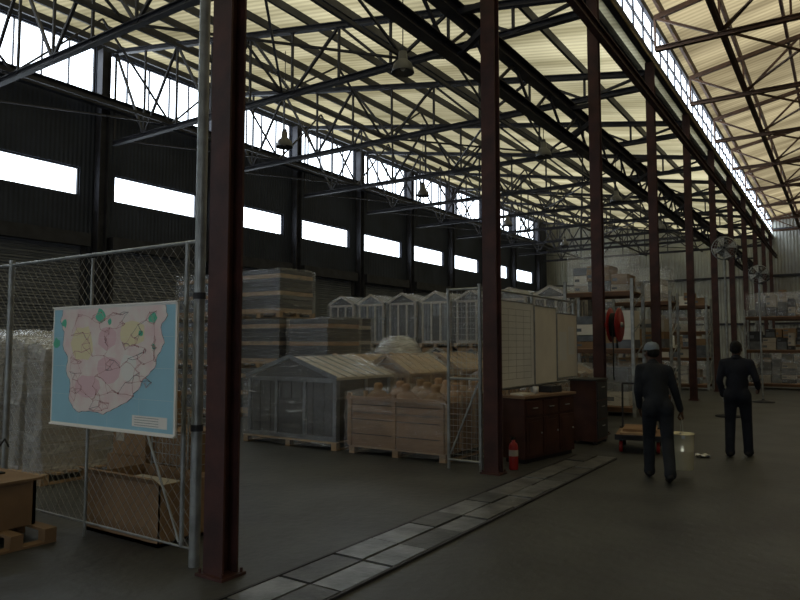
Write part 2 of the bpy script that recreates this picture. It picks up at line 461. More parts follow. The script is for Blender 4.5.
# ------------------------------------------------------------ map
b = MB(); W, H = 1.66, .99
b.box(-W/2, W/2, -.008, .008, 0, H, M_frame)
def mp(u, v, k): return (-W/2+.02+(W-.04)*u, -.008-.0012*k, .02+(H-.04)*(1-v))
def poly(pts, m, k): b.add([mp(u, v, k) for u, v in pts], [tuple(range(len(pts)))], m)
poly([(0, 0), (0, 1), (1, 1), (1, 0)], M_sea, 1)
coast = [(.08, 0), (.06, .1), (.1, .2), (.09, .32), (.14, .42), (.13, .55), (.17, .66), (.16, .78), (.2, .86), (.26, .9), (.36, .88), (.47, .9),
         (.56, .84), (.66, .78), (.74, .68), (.79, .58), (.86, .5), (.88, .4), (.93, .3), (.9, .18), (.95, .08), (.93, 0)]
def fine(c):
    o = []
    for i in range(len(c)-1):
        for t in (0, .33, .66):
            u = c[i][0]*(1-t)+c[i+1][0]*t; v = c[i][1]*(1-t)+c[i+1][1]*t
            j = .007 if (t and v > .01) else 0
            o.append((u+random.uniform(-j, j), max(0, v+random.uniform(-j, j))))
    return o+[c[-1]]
fc = fine(coast)
b.add([mp(.5, .3, 2)]+[mp(u, v, 2) for u, v in fc], [(0, i, i+1) for i in range(1, len(fc))]+[(0, len(fc), 1)], M_land)
# province tints
def prov(c, r, m):
    poly([(c[0]+r[0]*math.cos(-t*.5236)*random.uniform(.8, 1.1), c[1]+r[1]*math.sin(-t*.5236)*random.uniform(.8, 1.1)) for t in range(12)], m, 2.5)
prov((.27, .3), (.10, .16), M_yel); prov((.5, .52), (.10, .12), M_pink); prov((.68, .22), (.10, .12), M_yel)
prov((.32, .68), (.11, .11), M_pink); prov((.66, .5), (.07, .12), M_frame); prov((.48, .26), (.08, .1), M_pink)
for (u, v, r, m) in [(.42, .07, .05, M_green), (.03, .3, .035, M_green), (.75, .22, .02, M_green), (.84, .1, .035, M_green), (.1, .12, .03, M_green), (.85, .33, .018, M_green), (.5, .12, .02, M_green)]:
    poly([(u+r*math.cos(-t*.62832)*random.uniform(.6, 1.1), v+1.5*r*math.sin(-t*.62832)*random.uniform(.6, 1.1)) for t in range(10)], m, 3)
def segline(a, c, wd, m, k):
    A = Vector(mp(a[0], a[1], k)); C = Vector(mp(c[0], c[1], k)); d = C-A
    if d.length < 1e-4: return
    n_ = Vector((-d.z, 0, d.x)).normalized()*wd/2
    b.add([A+n_, A-n_, C-n_, C+n_], [(0, 1, 2, 3)], m)
def inl(u, v): return v < .88-.55*max(0, u-.45) and .16 < u < .88
nodes = []
while len(nodes) < 150:
    p = (random.uniform(.12, .9), random.uniform(.03, .88))
    if inl(*p): nodes.append(p)
for i, a in enumerate(nodes):
    ds = sorted(nodes, key=lambda q: (q[0]-a[0])**2+(q[1]-a[1])**2)[1:4]
    for c in ds:
        mid = ((a[0]+c[0])/2+random.uniform(-.01, .01), (a[1]+c[1])/2+random.uniform(-.012, .012))
        ml = M_blue if i % 7 == 0 else M_line
        segline(a, mid, .0028, ml, 4); segline(mid, c, .0028, ml, 4)
    q = Vector(mp(a[0], a[1], 5)); e = .004
    b.add([q+Vector((-e, 0, -e)), q+Vector((e, 0, -e)), q+Vector((e, 0, e)), q+Vector((-e, 0, e))], [(0, 1, 2, 3)], M_red if i % 3 == 0 else M_line)
for i in range(len(fc)-1): segline(fc[i], fc[i+1], .004, M_blue if i % 2 else M_line, 4)
poly([(.7, .88), (.7, .97), (.96, .97), (.96, .88)], M_frame, 3)
for i in range(4): segline((.72, .895+.02*i), (.9, .895+.02*i), .003, M_blue, 5)
for u in (.25, .5, .75): segline((u, 0), (u, 1), .0012, M_frame, 3)
for v in (.25, .5, .75): segline((0, v), (1, v), .0012, M_frame, 3)
for zz in (0, H): b.beam((-W/2, -.005, zz), (W/2, -.005, zz), .03, .012, M_frame)
for sx in (-.6, 0, .6): b.tube((sx, .0, H-.02), (sx, .2, H+.02), .003, M_wire)
b.obj('wall_map', (-4.915, 3.2, .98))

# ------------------------------------------------------------ boxes around map
def carton(b, x0, x1, y0, y1, z0, z1, m, flap=True):
    b.box(x0, x1, y0, y1, z0, z1, m)
    b.box(x0-.001, x1+.001, (y0+y1)/2-.03, (y0+y1)/2+.03, z1, z1+.003, M_wood)
    b.box(x0+.1*(x1-x0), x0+.35*(x1-x0), y0-.003, y0, z0+.35*(z1-z0), z0+.6*(z1-z0), M_card2)
b = MB()
t = .012; a0, a1 = -5.75, -4.72
b.box(a0, a1, 3.55, 4.15, 0, .03, M_card)
b.box(a0, a1, 3.55, 3.55+t, 0, .5, M_card); b.box(a0, a1, 4.15-t, 4.15, 0, .5, M_card)
b.box(a0, a0+t, 3.55, 4.15, 0, .5, M_card); b.box(a1-t, a1, 3.55, 4.15, 0, .5, M_card)
b.hexa([(a0, 3.55, .5), (a1, 3.55, .5), (a1, 3.562, .5), (a0, 3.562, .5), (a0, 3.47, .56), (a1, 3.47, .56), (a1, 3.482, .57), (a0, 3.482, .57)], M_card)
b.box(a0+.1, a1-.1, 3.65, 4.05, .03, .42, M_card2)
b.obj('open_cardboard_box')
b = MB()
carton(b, -6.6, -5.95, 4.3, 4.9, 0, .5, M_card); carton(b, -6.55, -6.0, 4.33, 4.85, .505, .9, M_card)
carton(b, -6.5, -6.05, 4.4, 4.8, .905, 1.15, M_card)
b.obj('stacked_cartons')
b = MB()
for z in [i*.1+.08 for i in range(10)]:
    b.path([(-5.85, 4.3, z), (-5.3, 4.3, z), (-5.3, 4.8, z), (-5.85, 4.8, z), (-5.85, 4.3, z)], .004, M_galv, 4)
for x in [-5.85+.055*i for i in range(11)]:
    b.tube((x, 4.3, 0), (x, 4.3, .98), .003, M_galv, 4)
for (x, y) in ((-5.85, 4.3), (-5.3, 4.3), (-5.3, 4.8), (-5.85, 4.8)): b.tube((x, y, 0), (x, y, 1.0), .01, M_galv, 6)
b.box(-5.82, -5.33, 4.33, 4.77, .1, .8, M_card)
b.obj('wire_basket')

def pallet(b, x0, x1, y0, y1, z=0, m=None):
    m = m or M_wood
    for i in range(3):
        x = x0+(x1-x0-.1)*i/2
        for j in range(3):
            y = y0+(y1-y0-.1)*j/2; b.box(x, x+.1, y, y+.1, z+.02, z+.1, m)
        b.box(x, x+.1, y0, y1, z, z+.02, m)
    k = max(3, int((y1-y0)/.17))
    for i in range(k):
        y = y0+(y1-y0-.1)*i/(k-1); b.box(x0, x1, y, y+.1, z+.1, z+.122, m)
b = MB()
pallet(b, -6.7, -5.6, 2.55, 3.2, 0, M_card)
b.box(-6.6, -5.85, 2.6, 2.63, .122, .5, M_card); b.box(-6.6, -5.85, 3.12, 3.15, .122, .5, M_card)
b.box(-6.6, -6.57, 2.6, 3.15, .122, .5, M_card); b.box(-5.88, -5.85, 2.6, 3.15, .122, .5, M_card)
b.box(-6.65, -5.8, 2.56, 3.18, .5, .52, M_card)
b.obj('wooden_crate')
b = MB()
b.box(-6.35, -6.12, 2.66, 2.85, .522, .62, M_navy); b.box(-6.36, -6.11, 2.65, 2.86, .62, .632, M_card)
b.path([(-6.25, 3.02, .53), (-6.25, 3.02, .75), (-6.15, 3.02, .83), (-6.08, 3.02, .77)], .008, M_black)
b.box(-6.3, -6.2, 2.98, 3.06, .522, .535, M_black)
b.obj('tool_box')

# ------------------------------------------------------------ wrapped goods
def shell(b, x0, x1, y0, y1, z0, z1, roof, m, n=9, amp=.02, seed=0):
    def P(x, y, z):
        v = Vector((x, y, z))
        q = noise.noise_vector(v*3+Vector((seed, seed*2, 0)))*amp*1.2 + noise.noise_vector(v*9+Vector((seed, 0, 0)))*amp*.5
        return v+q
    w = (x1-x0); cx = (x0+x1)/2
    def top(x): return z1+roof*(1-abs(x-cx)/(w/2))
    def grid(fn):
        vs = [fn(i/n, j/n) for j in range(n+1) for i in range(n+1)]
        fs = [(j*(n+1)+i, j*(n+1)+i+1, (j+1)*(n+1)+i+1, (j+1)*(n+1)+i) for j in range(n) for i in range(n)]
        b.add(vs, fs, m, True)
    grid(lambda u, v: P(x0+w*u, y0, z0+(top(x0+w*u)-z0)*v))
    grid(lambda u, v: P(x0+w*u, y1, z0+(top(x0+w*u)-z0)*v))
    grid(lambda u, v: P(x0, y0+(y1-y0)*u, z0+(z1-z0)*v))
    grid(lambda u, v: P(x1, y0+(y1-y0)*u, z0+(z1-z0)*v))
    grid(lambda u, v: P(x0+w*u, y0+(y1-y0)*v, top(x0+w*u)))

def kennel(w, d, h, roof, mbody, mtrim, mroof, wrap, seed, z0=0, b=None):
    b = b or MB()
    pallet(b, -w/2, w/2, 0, d, z0)
    zb = z0+.125; ze = z0+h; wi = w/2-.08
    b.box(-wi, wi, .08, d-.08, zb, ze, mbody)
    for i in range(9):
        x = -wi+2*wi*i/8; b.box(x-.006, x+.006, .07, .08, zb, ze, M_black)
    for x in (-wi, -wi*.33, wi*.33, wi): b.box(x-.03, x+.03, .045, .08, zb, ze, mtrim)
    b.box(-wi, wi, .05, .08, zb, zb+.07, mtrim); b.box(-wi, wi, .05, .08, ze-.07, ze, mtrim)
    b.box(-wi*.3, wi*.3, .06, .08, zb+.07, zb+.65*(ze-zb), M_black)
    for y in (.08, d*.5, d-.15): b.box(wi, wi+.03, y, y+.07, zb, ze, mtrim); b.box(-wi-.03, -wi, y, y+.07, zb, ze, mtrim)
    yo0, yo1 = .03, d-.03; o = w/2-.02
    b.add([(-wi, .08, ze), (wi, .08, ze), (0, .08, ze+roof-.03)], [(0, 1, 2)], mbody)
    b.add([(-wi, d-.08, ze), (wi, d-.08, ze), (0, d-.08, ze+roof-.03)], [(0, 2, 1)], mbody)
    for s in (-1, 1):
        b.hexa([(0, yo0, ze+roof-.04), (s*o, yo0, ze-.03), (s*o, yo1, ze-.03), (0, yo1, ze+roof-.04),
                (0, yo0, ze+roof), (s*o, yo0, ze+.01), (s*o, yo1, ze+.01), (0, yo1, ze+roof)], mroof)
        b.beam((s*o, yo0-.01, ze), (0, yo0-.01, ze+roof), .02, .07, mtrim)
        for k in range(1, 6):
            y = yo0+(yo1-yo0)*k/6; b.beam((s*o, y, ze+.018), (0, y, ze+roof+.01), .012, .012, mtrim)
    if wrap: shell(b, -w/2-.02, w/2+.02, -.01, d+.02, z0+.04, ze+.04, roof, wrap, 11, .026, seed)
    return b
kennel(2.05, 1.65, 1.12, .34, M_dk, M_blue, M_card2, M_wrap, 1).obj('wrapped_kennel', (-7.7, 8.25, 0))
for j, y in enumerate((10.25, 12.2, 14.1)):
    for i, x in enumerate((-8.35, -7.15)):
        kennel(1.1, 1.6, 1.12, .34, M_wood2 if i else M_blue, M_wood, M_wood, M_wrap, y+i).obj('wrapped_kennel', (x, y, 0))
for y in (12.3, 14.15):
    kennel(1.6, 1.55, 1.0, .34, M_wood, M_wood2, M_wood, M_wrap2, y).obj('wrapped_kennel', (-5.65, y, 0))
for i in range(7):
    x = -13.6+i*1.18
    for r in range(2):
        b = kennel(1.08, 1.3, 1.32, .26, M_blue if i % 3 else M_dk, M_card2 if i % 2 else M_wood2, M_blue, M_wrap, i+r*9)
        b = kennel(1.08, 1.3, 1.36, .28, M_blue if i % 2 else M_dk, M_card2, M_blue, M_wrap, i+3+r*9, z0=1.58, b=b)
        b.box(-.5, .5, .1, .2, 1.30, 1.58, M_wood); b.box(-.5, .5, 1.05, 1.15, 1.30, 1.58, M_wood)
        b.obj('stacked_wrapped_kennels', (x, 17.0+r*1.5, 0))

# long brown crate with wrapped planters
b = MB(); X0, X1, Ya, Yb = -6.42, -4.72, 8.25, 11.6
pallet(b, X0, X1, Ya, Yb)
zt = .92
for (x0_, x1_, y0_, y1_) in ((X0, X1, Ya, Ya+.03), (X0, X1, Yb-.03, Yb), (X0, X0+.03, Ya, Yb), (X1-.03, X1, Ya, Yb)):
    b.box(x0_, x1_, y0_, y1_, .125, zt-.1, M_wood2)
for z in (.3, .52, .74): b.box(X0-.004, X1+.004, Ya-.004, Ya, z, z+.010, M_black)
for i in range(9):
    y = Ya+(Yb-Ya-.08)*i/8; b.box(X1, X1+.035, y, y+.07, .125, zt, M_wood); b.box(X0-.035, X0, y, y+.07, .125, zt, M_wood)
for i in range(3):
    x = X0+(X1-X0-.07)*i/2; b.box(x, x+.06, Ya-.035, Ya, .125, zt, M_wood2)
b.box(X0-.03, X1+.03, Ya-.04, Ya+.03, zt-.1, zt-.05, M_wood2)
b.box(X0, X1, Ya, Yb, zt-.3, zt-.28, M_card2)
for i in range(3):
    for j in range(5):
        x = X0+.3+i*.52; y = Ya+.35+j*.62
        b.lathe((x, y, zt-.28), [(.2, 0), (.22, .10), (.2, .2), (.1, .29), (.06, .32), (.075, .38), (.05, .42), (.01, .425)], M_wood2 if (i+j) % 2 else M_card, 12)
M_wrap3 = wrapmat('stretch_film', (.78, .8, .8), .03, .32, 4.0, .10)
shell(b, X0-.05, X1+.05, Ya-.06, Yb+.04, .05, zt+.04, .02, M_wrap3, 16, .026, 5)
b.obj('wrapped_timber_crate')

# plastic mound
b = MB(); pallet(b, -.8, .8, -.7, .7)
nu, nv = 22, 10; vs = []; fs = []
for j in range(nv+1):
    ph = math.pi/2*j/nv; cc = max(math.cos(ph), 0)**.5
    for i in range(nu):
        t = 2*math.pi*i/nu
        v = Vector((.8*math.cos(t)*cc, .7*math.sin(t)*cc, .13+1.75*math.sin(ph)))
        vs.append(v+noise.noise_vector(v*3.5)*.09)
for j in range(nv):
    for i in range(nu): fs.append((j*nu+i, j*nu+(i+1) % nu, (j+1)*nu+(i+1) % nu, (j+1)*nu+i))
b.add(vs, fs, M_wrap2, True)
b.box(-.55, .55, -.45, .45, .125, 1.1, M_card2)
b.obj('plastic_wrapped_pallet', (-9.95, 14.9, 0))

# pallet stacks of boards
def board_stack(w, d, h, levels, name, loc, seed, m1=M_dk, m2=M_card2, rot=0):
    b = MB(); z = 0
    for l in range(levels):
        pallet(b, -w/2, w/2, 0, d, z)
        hh = h/levels-.16
        k = max(2, int(hh/.09))
        for i in range(k):
            z1 = z+.125+hh*i/k; o = random.uniform(-.02, .02)
            b.box(-w/2+.05+o, w/2-.05+o, .05, d-.05, z1, z1+hh/k-.012, m1 if i % 4 else m2)
        shell(b, -w/2, w/2, 0, d, z+.06, z+.14+hh, .0, M_wrap, 9, .03, seed+l)
        z += h/levels
    return b.obj(name, loc, rot)
board_stack(1.3, 1.2, 3.3, 3, 'wrapped_board_stack', (-12.6, 10.3, 0), 3, M_blue, M_wood2)
board_stack(1.3, 1.2, 3.4, 3, 'wrapped_board_stack', (-11.1, 10.9, 0), 13, M_dk, M_wood)
board_stack(1.2, 1.2, 2.35, 2, 'wrapped_board_stack', (-10.5, 12.5, 0), 23, M_dk)
board_stack(1.2, 1.2, 2.25, 2, 'wrapped_board_stack', (-9.75, 11.0, 0), 27, M_dk, M_wood2)
board_stack(1.4, 1.2, 2.9, 2, 'wrapped_board_stack', (-14.6, 11.5, 0), 43, M_dk)
board_stack(1.4, 1.2, 2.6, 2, 'wrapped_board_stack', (-6.9, 21.0, 0), 53, M_card)
board_stack(1.4, 1.2, 3.4, 3, 'wrapped_board_stack', (-6.9, 23.5, 0), 63, M_blue)

# left leaning wrapped panels
b = MB(); pallet(b, -1.3, 1.3, -.6, .6)
for i in range(5):
    x = -1.15+i*.5; dx = .22
    b.hexa([(x, -.5, .125), (x+.12, -.5, .125), (x+.12, .5, .125), (x, .5, .125), (x+dx, -.5, 1.8-.05*i), (x+dx+.12, -.5, 1.78-.05*i), (x+dx+.12, .5, 1.78-.05*i), (x+dx, .5, 1.8-.05*i)], M_card2)
    shell(b, x-.03, x+.36, -.56, .56, .1, 1.82-.05*i, .07, M_wrap2, 8, .04, i)
b.obj('wrapped_panel_stack', (-9.2, 4.9, 0))

# ------------------------------------------------------------ gate and boards by second column
b = MB(); gx0, gx1, gy = -4.5, -4.02, 7.96
for x in (gx0, gx1): b.tube((x, gy, 0.0), (x, gy, 2.42), .022, M_galv, 10)
for z in (.12, 1.2, 2.4): b.tube((gx0, gy, z), (gx1, gy, z), .018, M_galv, 8)
for i in range(1, 7): b.tube((gx0+(gx1-gx0)*i/7, gy, .12), (gx0+(gx1-gx0)*i/7, gy, 2.4), .003, M_wire, 4)
for i in range(1, 30): b.tube((gx0, gy, .12+i*.076), (gx1, gy, .12+i*.076), .003, M_wire, 4)
b.beam((gx0+.03, gy, .2), (gx1-.03, gy, 1.15), .02, .02, M_galv)
b.obj('mesh_gate')
b = MB(); fx = -4.22
for y in (8.35, 10.2, 12.2): b.tube((fx, y, 0), (fx, y, 2.5), .028, M_galv, 10)
for z in (.12, 1.0, 2.45): b.tube((fx, 8.35, z), (fx, 12.2, z), .018, M_galv, 8)
chain(b, (fx, 8.35, 0), (fx, 12.2, 0), .12, 2.45, .09)
b.obj('chain_link_fence')
def board(name, y0, y1, z0, z1, m, x=-4.16):
    b = MB(); b.box(-.01, .012, 0, y1-y0, 0, z1-z0, m)
    for (a, c) in (((0, 0, 0), (0, y1-y0, 0)), ((0, 0, z1-z0), (0, y1-y0, z1-z0))): b.beam(a, c, .03, .02, M_galv)
    for yy in (0, y1-y0): b.beam((0, yy, 0), (0, yy, z1-z0), .03, .02, M_galv)
    return b, (x, y0, z0)
bb, l = board('w', 8.75, 10.1, 1.02, 2.3, M_white)
for i in range(12):
    z = .12+i*.095; bb.box(.012, .0135, .1, 1.25, z, z+.006, M_galv)
for i in range(5): bb.box(.012, .0135, .1+i*.28, .106+i*.28, .12, 1.17, M_galv)
bb.obj('whiteboard', l)
bb, l = board('w', 10.15, 11.1, 1.02, 2.28, M_white2); bb.obj('notice_board', l)
bb, l = board('w', 11.15, 12.15, 1.08, 2.2, M_white2)
bb.box(.012, .016, .1, .45, .3, .8, M_white); bb.box(.012, .016, .55, .85, .4, .9, M_white); bb.obj('notice_board', l)

# desk
b = MB(); L = 1.38; D = .36; h = .9
b.box(-D, 0, 0, L, .06, h, M_desk); b.box(-D+.03, -.03, .03, L-.03, 0, .06, M_black)
b.box(-D-.02, .03, -.03, L+.03, h, h+.035, M_dtop)
for i in range(3):
    y = .04+i*(L-.04)/3; w = (L-.16)/3
    b.box(0, .015, y, y+w, .1, .62, M_desk); b.box(0, .015, y, y+w, .66, .86, M_desk)
    b.box(.015, .022, y+.05, y+w-.05, .15, .57, M_desk)
    b.tube((.03, y+w/2-.06, .76), (.03, y+w/2+.06, .76), .008, M_galv, 6)
    b.ell((.025, y+w-.04, .4), .014, M_galv)
b.box(-.3, -.08, .1, .4, h+.035, h+.06, M_white2); b.box(-.32, -.1, .9, 1.2, h+.035, h+.13, M_dk)
b.lathe((-.2, .62, h+.035), [(.01, 0), (.04, 0), (.045, .1), (.04, .1), (.035, .01), (.01, .01)], M_white, 14)
b.obj('counter_desk', (-3.76, 8.78, 0), -math.atan2(.24, 1.4))

# fire extinguisher
b = MB()
b.lathe((0, 0, 0), [(.01, 0), (.058, 0), (.062, .02), (.062, .30), (.05, .34), (.025, .36), (.022, .39), (.01, .39)], M_red, 20)
b.box(-.015, .015, -.05, .03, .39, .42, M_black); b.beam((0, -.02, .42), (0, -.1, .45), .02, .012, M_black)
b.path([(0, .03, .40), (0, .075, .38), (0, .082, .27), (0, .078, .10)], .010, M_black)
b.lathe((0, 0, .18), [(.063, 0), (.063, .08)], M_card2, 20)
b.obj('fire_extinguisher', (-3.74, 8.36, 0))

# hose reel
b = MB()
b.lathe((0, 0, 0), [(.02, .0), (.30, .0), (.32, .012), (.30, .024), (.1, .03), (.1, .15), (.30, .156), (.32, .168), (.30, .18), (.03, .185), (.01, .2)], M_red, 28, 'X')
for k in range(5): b.lathe((.03+k*.026, 0, 0), [(.2, -.013), (.225, 0), (.2, .013)], M_black, 24, 'X')
b.lathe((.2, 0, 0), [(.05, 0), (.05, .03), (.01, .035)], M_galv, 14, 'X')
b.beam((-.1, 0, 0), (0, 0, 0), .08, .08, M_red)
b.path([(.1, -.22, -.05), (.12, -.25, -.5), (.1, -.2, -.9), (.08, -.1, -1.0)], .013, M_black)
b.obj('fire_hose_reel', (CX+.21, colY[4], 2.02))

# trolley
b = MB()
b.box(-.35, .35, -.55, .55, .22, .26, M_wood2)
b.box(-.35, .35, -.55, -.53, .2, .28, M_steel); b.box(-.35, .35, .53, .55, .2, .28, M_steel)
for x in (-.27, .27):
    for y in (-.4, .4):
        b.lathe((x-.025, y, .09), [(.01, 0), (.085, 0), (.09, .01), (.09, .04), (.085, .05), (.01, .05)], M_red if y < 0 else M_black, 18, 'X')
        b.beam((x, y, .09), (x, y, .22), .04, .06, M_steel)
b.path([(-.3, .5, .26), (-.3, .62, 1.0), (.3, .62, 1.0), (.3, .5, .26)], .016, M_steel, 8)
b.box(-.28, .2, -.45, .3, .26, .3, M_wood); b.box(-.25, .25, -.3, .4, .3, .34, M_wood2)
b.obj('platform_trolley', (-2.78, 11.1, 0), .2)
b = MB()
b.box(-.22, .22, -.3, .3, .05, 1.05, M_desk); b.box(-.24, .24, -.33, .33, 1.05, 1.08, M_dk)
for z in (.1, .42, .74): b.box(.22, .235, -.27, .27, z, z+.29, M_dk); b.tube((.25, -.07, z+.2), (.25, .07, z+.2), .008, M_galv)
for x in (-.18, .18):
    for y in (-.25, .25): b.box(x-.03, x+.03, y-.03, y+.03, 0, .05, M_black)
b.obj('drawer_cabinet', (-3.7, 11.4, 0))

# ------------------------------------------------------------ racks
def rack(name, x, y, w, d, h, levels, seed, mm=(M_card2, M_white2, M_card, M_blue), rot=0):
    random.seed(seed); b = MB()
    for sx in (-w/2, w/2):
        for sy in (0, d):
            b.beam((sx, sy, 0), (sx, sy, h), .07, .07, M_galv)
        for i in range(int(h/.6)): b.beam((sx, 0, .1+i*.6), (sx, d, .5+i*.6), .025, .025, M_galv)
    for l in range(levels):
        z = .15+(h-.5)*l/(max(levels-1, 1))
        for sy in (0, d): b.beam((-w/2, sy, z), (w/2, sy, z), .04, .1, M_brown)
        b.box(-w/2+.03, w/2-.03, .02, d-.02, z+.05, z+.07, M_wood2)
        gap = (h-.5)/max(levels-1, 1)-.2; xx = -w/2+.08
        while xx < w/2-.3:
            ww = random.uniform(.25, .6)
            if xx+ww > w/2-.05: break
            zz = z+.07; lim = zz+gap*random.uniform(.35, .95); y0 = random.uniform(.05, .35)
            while zz < lim-.12:
                hz = min(random.uniform(.12, .4), lim-zz); o = random.uniform(0, .04)
                b.box(xx+o, xx+ww-.03+o*.5, y0+o, d-.08, zz, zz+hz-.008, random.choice(mm))
                b.box(xx+o+.02, xx+o+.02+ww*.3, y0+o-.002, y0+o, zz+hz*.3, zz+hz*.6, M_blue)
                zz += hz
            xx += ww
        if l % 2 == 0: shell(b, -w/2+.06, w/2-.06, .02, d-.04, z+.08, z+.07+gap*.85, 0, M_wrap, 6, .02, seed+l)
    return b.obj(name, (x, y, 0), rot)
rack('storage_rack', -4.9, 15.9, 1.6, 1.0, 3.2, 3, 1)
rack('storage_rack', -4.95, 20.2, 1.6, 1.0, 3.2, 3, 2)
rack('storage_rack', -2.2, 28.6, 2.0, 1.0, 3.0, 3, 3, (M_dk, M_blue, M_card2))
rack('storage_rack', -5.2, 26.5, 2.0, 1.0, 3.4, 4, 13)
rack('storage_rack', -2.1, 36.5, 3.0, 1.0, 3.4, 3, 5, (M_card, M_dk, M_blue))
rack('storage_rack', -6.5, 33, 2.4, 1.0, 3.2, 3, 6)
rack('storage_rack', -1.5, 42.5, 4.0, 1.0, 3.4, 3, 7, (M_wood, M_card))

# pedestal fans
def fan(x, y, z, rot):
    b = MB()
    b.lathe((0, 0, 0), [(.01, 0), (.3, 0), (.3, .03), (.05, .06), (.03, .1)], M_dk, 20)
    b.tube((0, 0, .05), (0, 0, z), .025, M_galv, 10)
    b.lathe((0, -.12, z), [(.02, 0), (.09, .0), (.1, .05), (.1, .2), (.04, .25)], M_dk, 16, 'Y')
    for r in (.08, .14, .2, .26):
        b.lathe((0, -.2, z), [(r, 0), (r+.007, .006), (r, .012)], M_galv, 28, 'Y')
    b.lathe((0, -.12, z), [(.26, 0), (.275, .06), (.26, .12)], M_galv, 28, 'Y')
    for i in range(20):
        t = i*math.pi/10; b.tube((.03*math.cos(t), -.2, z+.03*math.sin(t)), (.26*math.cos(t), -.19, z+.26*math.sin(t)), .004, M_galv, 4)
    for i in range(4):
        t = i*math.pi/2+.3; c, s_ = math.cos(t), math.sin(t)
        b.add([(.04*c, -.14, z+.04*s_), (.24*c-.08*s_, -.17, z+.24*s_+.08*c), (.24*c+.08*s_, -.1, z+.24*s_-.08*c)], [(0, 1, 2), (2, 1, 0)], M_white)
    return b.obj('pedestal_fan', (x, y, 0), rot)
fan(-2.3, 17.2, 3.9, .15); fan(-2.05, 22.0, 3.7, .1)

b = MB(); vs = []
for j in range(7):
    for i in range(7): vs.append((i*.03, j*.03, .024+.012*math.sin(i*1.7+j)+.01*math.cos(j*2.1)))
b.add(vs, [(j*7+i, j*7+i+1, (j+1)*7+i+1, (j+1)*7+i) for j in range(6) for i in range(6)], M_white, True)
b.obj('crumpled_paper', (-1.87, 10.7, 0), .4)

# ------------------------------------------------------------ people
def remesh(o, vox, sm=4):
    m = o.modifiers.new('r', 'REMESH'); m.mode = 'VOXEL'; m.voxel_size = vox; m.use_smooth_shade = True
    s = o.modifiers.new('s', 'SMOOTH'); s.factor = .5; s.iterations = sm
def hand(b, w, fdir, side, curl, m, inward):
    w = Vector(w); f = Vector(fdir).normalized(); s = Vector(side).normalized(); n = Vector(inward).normalized()
    R = Matrix((s, n, f)).transposed()
    b.ell(w+f*.05, (.042, .017, .055), m, R, 12, 8)
    b.cap(w-f*.02, w+f*.02, .026, .024, m)
    for k, (o, L) in enumerate(((.030, .072), (.010, .08), (-.010, .075), (-.029, .058))):
        p = w+f*.088+s*o; a = 0; seg = (L*.45, L*.32, L*.25); r = .0095
        for q in seg:
            a += curl
            d = f*math.cos(a)+n*math.sin(a); p2 = p+d*q
            b.cap(p, p2, r, r*.9, m); p = p2; r *= .9
    p = w+f*.03+s*.034
    for q, a in ((.035, .9), (.03, .5), (.025, .2)):
        d = (f*math.cos(a)+s*math.sin(a)+n*min(curl, .8)*(.9-a*.4)).normalized(); p2 = p+d*q
        b.cap(p, p2, .012, .0105, m); p = p2

